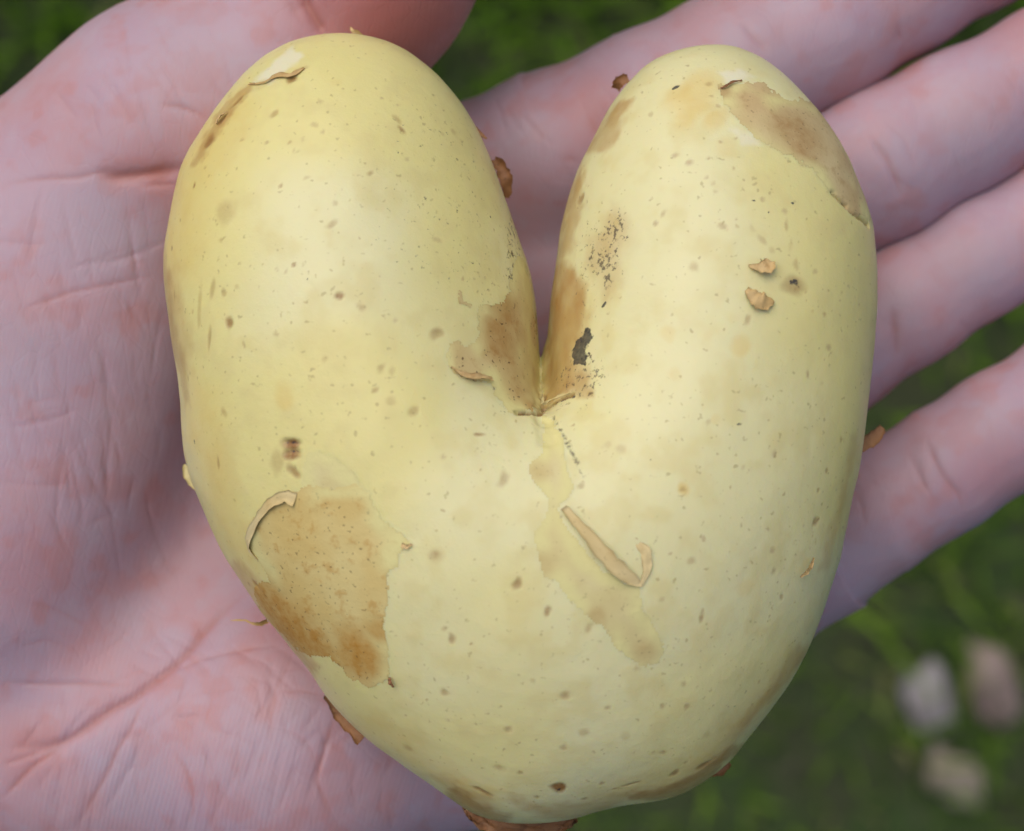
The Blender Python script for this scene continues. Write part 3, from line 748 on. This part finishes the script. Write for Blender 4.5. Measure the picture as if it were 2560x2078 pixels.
# ------------------------------------------------------------------ hand: one continuous surface
def H(x, y, z, r): return (px(x, y, z), r * 1e-3)
FINGERS = [
    [H(1080,520,-32.5,10.4), H(1400,388,-28,10.4), H(1640,268,-24.8,9.5), H(1850,168,-24,9.3), H(2040,80,-24,9.2), H(2250,-38,-25,8.3), H(2450,-140,-27,7.7), H(2640,-230,-29,6.4)],
    [H(1330,900,-34.5,10.4), H(1750,672,-28,9.5), H(1960,552,-25,8.8), H(2200,415,-24,9.1), H(2390,312,-24,8.4), H(2640,180,-25,8.1), H(2860,65,-27,7.7), H(3080,-40,-29,6.4)],
    [H(1560,1220,-34.5,10.0), H(1900,1005,-28,8.9), H(2080,880,-25,7.7), H(2270,758,-24,7.2), H(2440,650,-24,6.9), H(2700,500,-25,7.3), H(2900,370,-27,7.0), H(3090,250,-29,5.9)],
    [H(1745,1500,-30,9.6), H(2060,1362,-25.5,8.4), H(2200,1275,-23,7.4), H(2352,1178,-22,7.2), H(2500,1082,-22,7.0), H(2690,955,-23,6.8), H(2830,825,-24.5,6.6), H(2960,732,-26,5.5)]]
WR = (-260, 1680)
PALM = [  # (a, b): round cones
    (H(-120,1330,-34,14), H(1080,520,-32.5,10.4)), (H(-60,1500,-35,14), H(1330,900,-34.5,10.4)),
    (H(60,1700,-35,14), H(1560,1220,-34.5,10.0)), (H(200,1850,-34,14), H(1745,1500,-30,9.6)),
    (H(560,1500,-41,15), H(1250,1000,-39,14)), (H(420,1740,-31,15.5), H(800,1600,-33,15)),
    (H(1200,760,-33,10), H(1480,640,-30,7)), (H(1450,1150,-33,10), H(1740,960,-30,7)), (H(1680,1420,-32,9.5), H(1900,1290,-28,7)),
    (H(-60,1830,-26.5,15), H(740,1850,-24.5,14.5)), (H(740,1850,-24.5,14.5), H(1320,1755,-28,11.5)), (H(1320,1755,-28,11.5), H(1745,1500,-30,9.6)),
    (H(-1150,2200,-42,24), H(WR[0],WR[1],-38,21)), (H(-400,1500,-37,18), H(-120,1950,-36,18)), (H(-2600,2950,-48,30), H(-1150,2200,-42,24))]
THENAR = [
    (H(-330,1300,-28,18), H(80,640,-22,14.2)), (H(80,640,-22,14.2), H(440,345,-19,13.2)), (H(440,345,-19,13.2), H(720,170,-17,12.6)),
    (H(-20,1390,-25,19.5), H(225,860,-21,15.5))]
THUMB = [H(720,170,-17,12.6), H(915,-60,-13,11.0), H(1080,-300,-8,10.0), H(1200,-480,-5,10.2), H(1290,-650,-4,9.0), H(1370,-800,-4,6.8)]

SPREAD_DIR = np.array([.5, -.866, 0.0]); SPREAD = [-.0032, -.0011, .0011, .0032]; SW = [0, 0, .55, 1, 1, 1, 1, 1]
FCLOSED = FINGERS
FINGERS = [[(p + SPREAD_DIR * SPREAD[i] * SW[k], r) for k, (p, r) in enumerate(ch)] for i, ch in enumerate(FCLOSED)]
def cone(P, A, B):
    (a, ra), (b, rb_) = A, B
    a = a.astype(f4); e = (b - a).astype(f4); w = P - a
    t = np.clip((w @ e) / f4(e @ e), 0, 1)
    w -= t[:, None] * e
    return np.sqrt(np.einsum('ij,ij->i', w, w)) - (f4(ra) + f4(rb_ - ra) * t)
def smin(a, b, k):
    h = np.maximum(k - np.abs(a - b), 0) / k
    return np.minimum(a, b) - h * h * k * .25
def hand_sdf(P):
    P = P.astype(f4)
    palm = None
    for A, B in PALM:
        d = cone(P, A, B); palm = d if palm is None else smin(palm, d, .009)
    th = None
    for A, B in THENAR:
        d = cone(P, A, B); th = d if th is None else smin(th, d, .010)
    for A, B in zip(THUMB[:-1], THUMB[1:]):
        th = smin(th, cone(P, A, B), .003)
    body = smin(palm, th, .0055)
    out = body
    for ch in FINGERS:
        f = None
        for A, B in zip(ch[:-1], ch[1:]):
            d = cone(P, A, B); f = d if f is None else smin(f, d, .0025)
        out = smin(out, smin(body, f, .006), .0013)
    # the skin gives way where the tuber rests on it
    return out

def build_hand_mesh():
    h = .00115; cf = 5
    lo = np.array([-.112, -.085, -.070]); hi = np.array([.100, .090, .012])
    n = (np.ceil((hi - lo) / (h * cf)).astype(int)) * cf + 1
    X = [lo[i] + np.arange(n[i]) * h for i in range(3)]
    Xc = [x[::cf] for x in X]
    G = np.stack(np.meshgrid(*Xc, indexing='ij'), -1).reshape(-1, 3)
    Fc = hand_sdf(G).reshape([len(x) for x in Xc])
    idx = [np.minimum((np.arange(n[i]) + cf // 2) // cf, len(Xc[i]) - 1) for i in range(3)]
    F = Fc[np.ix_(*idx)].astype(f4)
    near = np.argwhere(np.abs(F) < h * cf * .95)
    P = np.stack([X[i][near[:, i]] for i in range(3)], 1)
    vals = np.concatenate([hand_sdf(P[i:i + 400000]) for i in range(0, len(P), 400000)])
    F[near[:, 0], near[:, 1], near[:, 2]] = vals
    V, Q = surface_nets(F, lo, h)
    me = mesh_np('hand', V, Q)
    return subdivide(me, 2)
hm = build_hand_mesh()
def close_fingers(V):
    V = V.astype(f4); best = np.full(len(V), 1e9, f4); mv = np.zeros((len(V), 3), f4)
    for i, ch in enumerate(FINGERS):
        for k, (A, B) in enumerate(zip(ch[:-1], ch[1:])):
            a = A[0].astype(f4); e = (B[0] - A[0]).astype(f4); w = V - a
            t = np.clip((w @ e) / f4(e @ e), 0, 1)
            d = np.linalg.norm(w - t[:, None] * e, axis=1) - (A[1] + (B[1] - A[1]) * t)
            m = d < best
            best[m] = d[m]
            mv[m] = (-SPREAD[i] * (SW[k] + (SW[k + 1] - SW[k]) * t[m]))[:, None] * SPREAD_DIR.astype(f4)
    th = np.min([cone(V, A, B) for A, B in list(zip(THUMB[:-1], THUMB[1:])) + THENAR], 0)
    mv *= sstep(.011, .002, best)[:, None] * (th > best)[:, None]
    return V + mv
set_co(hm, close_fingers(get_co(hm)))
FINGERS = FCLOSED
HV = get_co(hm); HN = get_no(hm)
print('hand verts', len(HV))

def trace(pts):
    """points on the skin from photograph measurements (marching along the sight line)"""
    P = np.array([px(x, y, 14) for x, y in pts]); E = np.array([px(x, y, -60) for x, y in pts])
    d = E - P; L = np.linalg.norm(d, axis=1); d /= L[:, None]; t = np.zeros(len(P))
    for _ in range(60):
        s = hand_sdf(P + d * t[:, None]); t += np.clip(s, -.002, .01) * .9
    return P + d * t[:, None], (t < L)

# creases: points (photograph px), half width mm, depth mm, redness
CREASES = [
    ([(640,1460),(600,1495),(558,1530),(511,1577),(467,1632),(430,1668),(393,1698),(338,1742),(275,1777),(212,1824),(157,1856),(118,1867),(0,1871)], 1.1, .9, .9),
    ([(157,1862),(120,1890),(79,1918),(40,1960),(0,2001)], .5, .35, .9),
    ([(381,1710),(353,1765),(326,1824),(291,1879),(271,1926),(236,1989),(189,2075)], .5, .35, .75),
    ([(-10,1706),(79,1710),(189,1710),(306,1712),(353,1714)], .45, .35, .5),
    ([(428,1867),(463,1922),(479,1970),(483,2028),(463,2068)], .4, .22, .7),
    ([(846,1775),(840,1793),(817,1852),(801,1911),(793,1950),(813,2009),(837,2048)], .45, .28, .65),
    ([(734,1636),(707,1691),(687,1726),(679,1793),(676,1863)], .4, .2, .5),
    ([(412,1699),(450,1670),(500,1648),(550,1636),(628,1620),(707,1612)], .5, .3, .35),
    ([(0,1915),(79,1887),(137,1871)], .4, .3, .6),
    ([(707,1816),(766,1856),(793,1899)], .35, .18, .4),
    ([(683,1730),(746,1726),(809,1738),(830,1770)], .35, .18, .45),
    ([(0,462),(86,449),(194,444),(255,429),(302,421)], .5, .3, .55),
    ([(235,436),(290,444),(359,438),(420,430),(480,418)], 1.4, 1.3, 1.2),
    ([(320,455),(359,464),(454,462)], .6, .35, .7),
    ([(389,258),(454,267),(495,284),(525,302)], .5, .35, .8),
    ([(43,777),(121,751),(181,729),(259,714),(346,695),(397,686)], .4, .25, .5),
    ([(320,738),(333,803),(337,846)], .3, .15, .4),
    ([(210,1319),(242,1299),(290,1283)], .4, .2, .45), ([(323,1440),(383,1416)], .4, .2, .35),
    ([(712,-8),(749,49),(768,80)], .5, .3, .6), ([(740,-40),(752,-15),(764,11),(787,49),(813,86),(840,120)], 1.2, 1.6, 1.2),
    ([(2182,355),(2218,403),(2242,456),(2255,500)], 0.60, 0.54, 0.55), ([(2242,48),(2250,89),(2262,120)], 0.60, 0.54, 0.60), ([(1845,50),(1885,95),(1925,140)], 0.70, 0.63, 0.55),
    ([(2205,300),(2260,345),(2290,420)], .45, .15, .25),
    ([(2225,760),(2238,821),(2242,900)], 0.60, 0.54, 0.55), ([(2311,1099),(2355,1188),(2395,1236),(2411,1285)], 0.60, 0.54, 0.60), ([(2260,1110),(2300,1200),(2340,1260)], .5, .18, .25),
    ([(1470,285),(1480,309),(1500,350)], .9, .4, .9), ([(1395,400),(1425,399),(1460,405)], .8, .35, .8),
    ([(300,990),(312,1040),(322,1100)], .3, .1, .3), ([(255,830),(262,900),(270,960)], .3, .1, .3), ([(130,860),(140,930),(152,1010)], .3, .1, .25), ([(60,1010),(110,1000),(170,990)], .3, .1, .25),
    ([(300,700),(302,760),(310,830)], .25, .1, .25), ([(225,620),(230,690),(240,750)], .25, .1, .2),
    ([(60,1500),(130,1520),(210,1560),(250,1600)], .4, .15, .35), ([(40,1620),(110,1600),(180,1620)], .35, .12, .3), ([(330,1560),(300,1600),(250,1640)], .35, .12, .3),
    ([(620,1760),(600,1830),(590,1900),(600,1980)], .35, .12, .3), ([(540,1720),(520,1790),(500,1850)], .35, .12, .35), ([(560,1950),(570,2010),(565,2070)], .3, .1, .25), ([(900,1900),(880,1960),(890,2040)], .35, .15, .3), ([(960,1960),(950,2020),(965,2075)], .35, .15, .25),
]
_q = random.Random(5)
def fine_lines(n, x0, x1, y0, y1, ang, spread, l0, l1, red):
    for _ in range(n):
        x, y = _q.uniform(x0, x1), _q.uniform(y0, y1); a = rad(ang + _q.gauss(0, spread)); L = _q.uniform(l0, l1); b = _q.uniform(-.25, .25)
        CREASES.append(([(x + math.cos(a + b * t) * L * t, y + math.sin(a + b * t) * L * t) for t in (-.5, -.25, 0, .25, .5)], _q.uniform(.3, .42), _q.uniform(.10, .24), red * 1.3 * _q.uniform(.5, 1.2)))
fine_lines(44, 40, 400, 560, 1350, 80, 9, 90, 260, .12)
fine_lines(6, 20, 380, 500, 1500, -14, 10, 120, 300, .12)
fine_lines(52, 80, 1050, 1680, 2070, 108, 16, 90, 240, .16)
fine_lines(34, 300, 900, 1620, 2000, 25, 22, 80, 200, .16)
fine_lines(18, 150, 700, 60, 420, 62, 14, 80, 200, .16)
fine_lines(16, 1250, 1600, 120, 420, 65, 16, 70, 160, .12)
fine_lines(30, 2050, 2550, 330, 1350, 62, 14, 60, 140, .12)
hm_mark = np.zeros((len(HV), 4), f4); hdent = np.zeros(len(HV), f4)
ALLQ = []; SEGS = []
CREASES = [(p_, max(.28, w_ * .72), d_ * .9, r_ * .78) for p_, w_, d_, r_ in CREASES]
for pts, w, dep, red in CREASES:
    q = []
    for (x0, y0), (x1, y1) in zip(pts[:-1], pts[1:]):
        k = max(1, int(math.hypot(x1 - x0, y1 - y0) / 22))
        q += [(x0 + (x1 - x0) * i / k, y0 + (y1 - y0) * i / k) for i in range(k)]
    q.append(pts[-1]); SEGS.append((len(ALLQ), len(ALLQ) + len(q))); ALLQ += q
TQ, OKQ = trace(ALLQ)
for (pts, w, dep, red), (i0, i1) in zip(CREASES, SEGS):
    T, ok = TQ[i0:i1], OKQ[i0:i1]; n_ = i1 - i0
    fade = np.clip(np.minimum(np.arange(n_), np.arange(n_)[::-1]) / max(1.5, n_ * .22), 0, 1)
    R = w * 3.0e-3
    lo, hi = T.min(0) - R, T.max(0) + R
    s = np.nonzero(((HV > lo) & (HV < hi)).all(1))[0]
    if not len(s) or ok.sum() < 2: continue
    best = np.full(len(s), 1.0, f4); bf = np.zeros(len(s), f4); HS = HV[s]
    for a in range(n_ - 1):
        if not (ok[a] and ok[a + 1]): continue
        A_, e = T[a].astype(f4), (T[a + 1] - T[a]).astype(f4)
        wv_ = HS - A_; t = np.clip((wv_ @ e) / max(float(e @ e), 1e-12), 0, 1)
        d = ((wv_ - t[:, None] * e) ** 2).sum(1); m = d < best
        best[m] = d[m]; bf[m] = (fade[a] + (fade[a + 1] - fade[a]) * t)[m]
    d = np.sqrt(best); d = d * (1 + .25 * vnoise(HS, 500, 3))
    g_ = np.exp(-(d / (w * .6e-3)) ** 2); wide = np.exp(-(d / (w * 1.7e-3)) ** 2)
    hdent[s] -= (dep * .6e-3 * bf) * (g_ * .6 + wide * .4)
    hm_mark[s, 0] = np.maximum(hm_mark[s, 0], red * bf * (g_ * .75 + wide * .25))
# fingertips and joints pinker; the thumb's shade painted dark red; the raised mounds paler
for (x, y, z, r, a) in ((1500,300,-18,9,.35), (960,0,-6,16,1.0), (2500,1180,-15,9,.35), (2520,30,-18,8,.4), (2420,600,-16,7,.15), (420,430,-6,8,.35), (60,1420,-8,8,.3), (700,1600,-14,7,.3), (250,1650,-9,9,.25), (60,1880,-10,6,.3), (120,300,-6,10,.15)):
    d = np.linalg.norm(HV - px(x, y, z).astype(f4), axis=1)
    hm_mark[:, 1] = np.maximum(hm_mark[:, 1], a * sstep(r * 1e-3, r * .1e-3, d))
for (x, y, z, r, a) in ((250,560,-4,9,.5), (40,900,-4,9,.5), (330,1560,-12,6,.5), (330,1960,-10,8,.55), (640,1900,-10,9,.5), (1300,330,-17,7,.4), (2260,380,-15,6,.4), (2240,750,-15,6,.5), (2180,1400,-15,7,.5), (2330,1130,-15,5,.35), (480,120,-4,9,.45), (2420,650,-16,8,.7), (2400,300,-15,8,.55), (2050,620,-16,7,.5), (1900,120,-15,8,.5), (2150,900,-16,6,.5), (2480,1060,-14,7,.45)):
    d = np.linalg.norm(HV - px(x, y, z).astype(f4), axis=1)
    hm_mark[:, 2] = np.maximum(hm_mark[:, 2], a * sstep(r * 1e-3, r * .1e-3, d))
hm_mark[:, 3] = .3 + .9 * sstep(.022, .006, np.linalg.norm(HV - px(430, 1960, -11).astype(f4), axis=1))
hdent += (.00010 * vnoise(HV, 120, 11) + .000025 * vnoise(HV, 420, 12)).astype(f4)
set_co(hm, HV + HN * hdent[:, None])
add_attr(hm, 'skin', hm_mark)
add_attr(hm, 'mottle', np.c_[.5 + .5 * vnoise(HV, 110, 51, 2), .5 + .5 * vnoise(HV, 360, 52, 3), .5 + .5 * vnoise(HV, 900, 53, 1)])

def hand_mat():
    m, n, l, b = new_mat('palm_skin')
    tc = n.new('ShaderNodeTexCoord').outputs['Object']
    A = n.new('ShaderNodeAttribute'); A.attribute_name = 'skin'
    s = n.new('ShaderNodeSeparateColor'); l.new(A.outputs['Color'], s.inputs[0])
    M = n.new('ShaderNodeAttribute'); M.attribute_name = 'mottle'
    ms = n.new('ShaderNodeSeparateColor'); l.new(M.outputs['Color'], ms.inputs[0])
    n1, n2, n3 = ms.outputs[0], ms.outputs[1], ms.outputs[2]
    col = mixc(n, l, ramp(n, l, n1, .36, .64), (.49, .305, .335), (.455, .31, .365))
    col = mixc(n, l, mth(n, l, 'MULTIPLY', ramp(n, l, n2, .52, .74), .42), col, (.48, .215, .20))
    col = mixc(n, l, mth(n, l, 'MULTIPLY', ramp(n, l, n2, .46, .26), .36), col, (.46, .36, .42))
    col = mixc(n, l, s.outputs[2], col, (.43, .345, .40))
    col = mixc(n, l, s.outputs[1], col, (.43, .14, .12))  # pinker joints, and the shade painted on the thumb
    col = mixc(n, l, mth(n, l, 'MULTIPLY', s.outputs[0], .8), col, (.44, .15, .11))
    l.new(col, b.inputs['Base Color'])
    b.inputs['Roughness'].default_value = .5
    b.inputs['Specular IOR Level'].default_value = .4
    b.inputs['Subsurface Weight'].default_value = .45
    b.inputs['Subsurface Radius'].default_value = (1.0, .30, .20)
    b.inputs['Subsurface Scale'].default_value = .0030
    # papillary ridges: fine near-parallel lines that swing with the palm
    mp = n.new('ShaderNodeMapping'); mp.inputs['Rotation'].default_value = (0, 0, rad(14)); l.new(tc, mp.inputs[0])
    wv = n.new('ShaderNodeTexWave'); wv.wave_type = 'BANDS'; wv.bands_direction = 'X'
    wv.inputs['Scale'].default_value = 560; wv.inputs['Distortion'].default_value = 10; wv.inputs['Detail'].default_value = 1; wv.inputs['Detail Scale'].default_value = .10
    l.new(mp.outputs[0], wv.inputs[0])
    vm = n.new('ShaderNodeMapping'); vm.inputs['Rotation'].default_value = (0, 0, rad(20)); vm.inputs['Scale'].default_value = (1.0, .55, 1.0); l.new(tc, vm.inputs[0])
    vo = n.new('ShaderNodeTexVoronoi'); vo.feature = 'DISTANCE_TO_EDGE'; vo.inputs['Scale'].default_value = 480; l.new(vm.outputs[0], vo.inputs['Vector'])
    b3 = n.new('ShaderNodeBump'); b3.inputs['Distance'].default_value = .0003; b3.inputs['Strength'].default_value = .45
    l.new(mth(n, l, 'MULTIPLY_ADD', mth(n, l, 'MULTIPLY', wv.outputs['Fac'], A.outputs['Alpha']), .17, mth(n, l, 'MULTIPLY', ramp(n, l, vo.outputs['Distance'], 0, .08), .10)), b3.inputs['Height'])
    l.new(b3.outputs[0], b.inputs['Normal'])
    return m
hm.materials.append(hand_mat())
hand = link(bpy.data.objects.new('hand', hm))
hand.location = (0, 0, BASE)
tag(hand, 'open left hand palm up holding the heart-shaped potato, thumb raised at the top', 'hand')
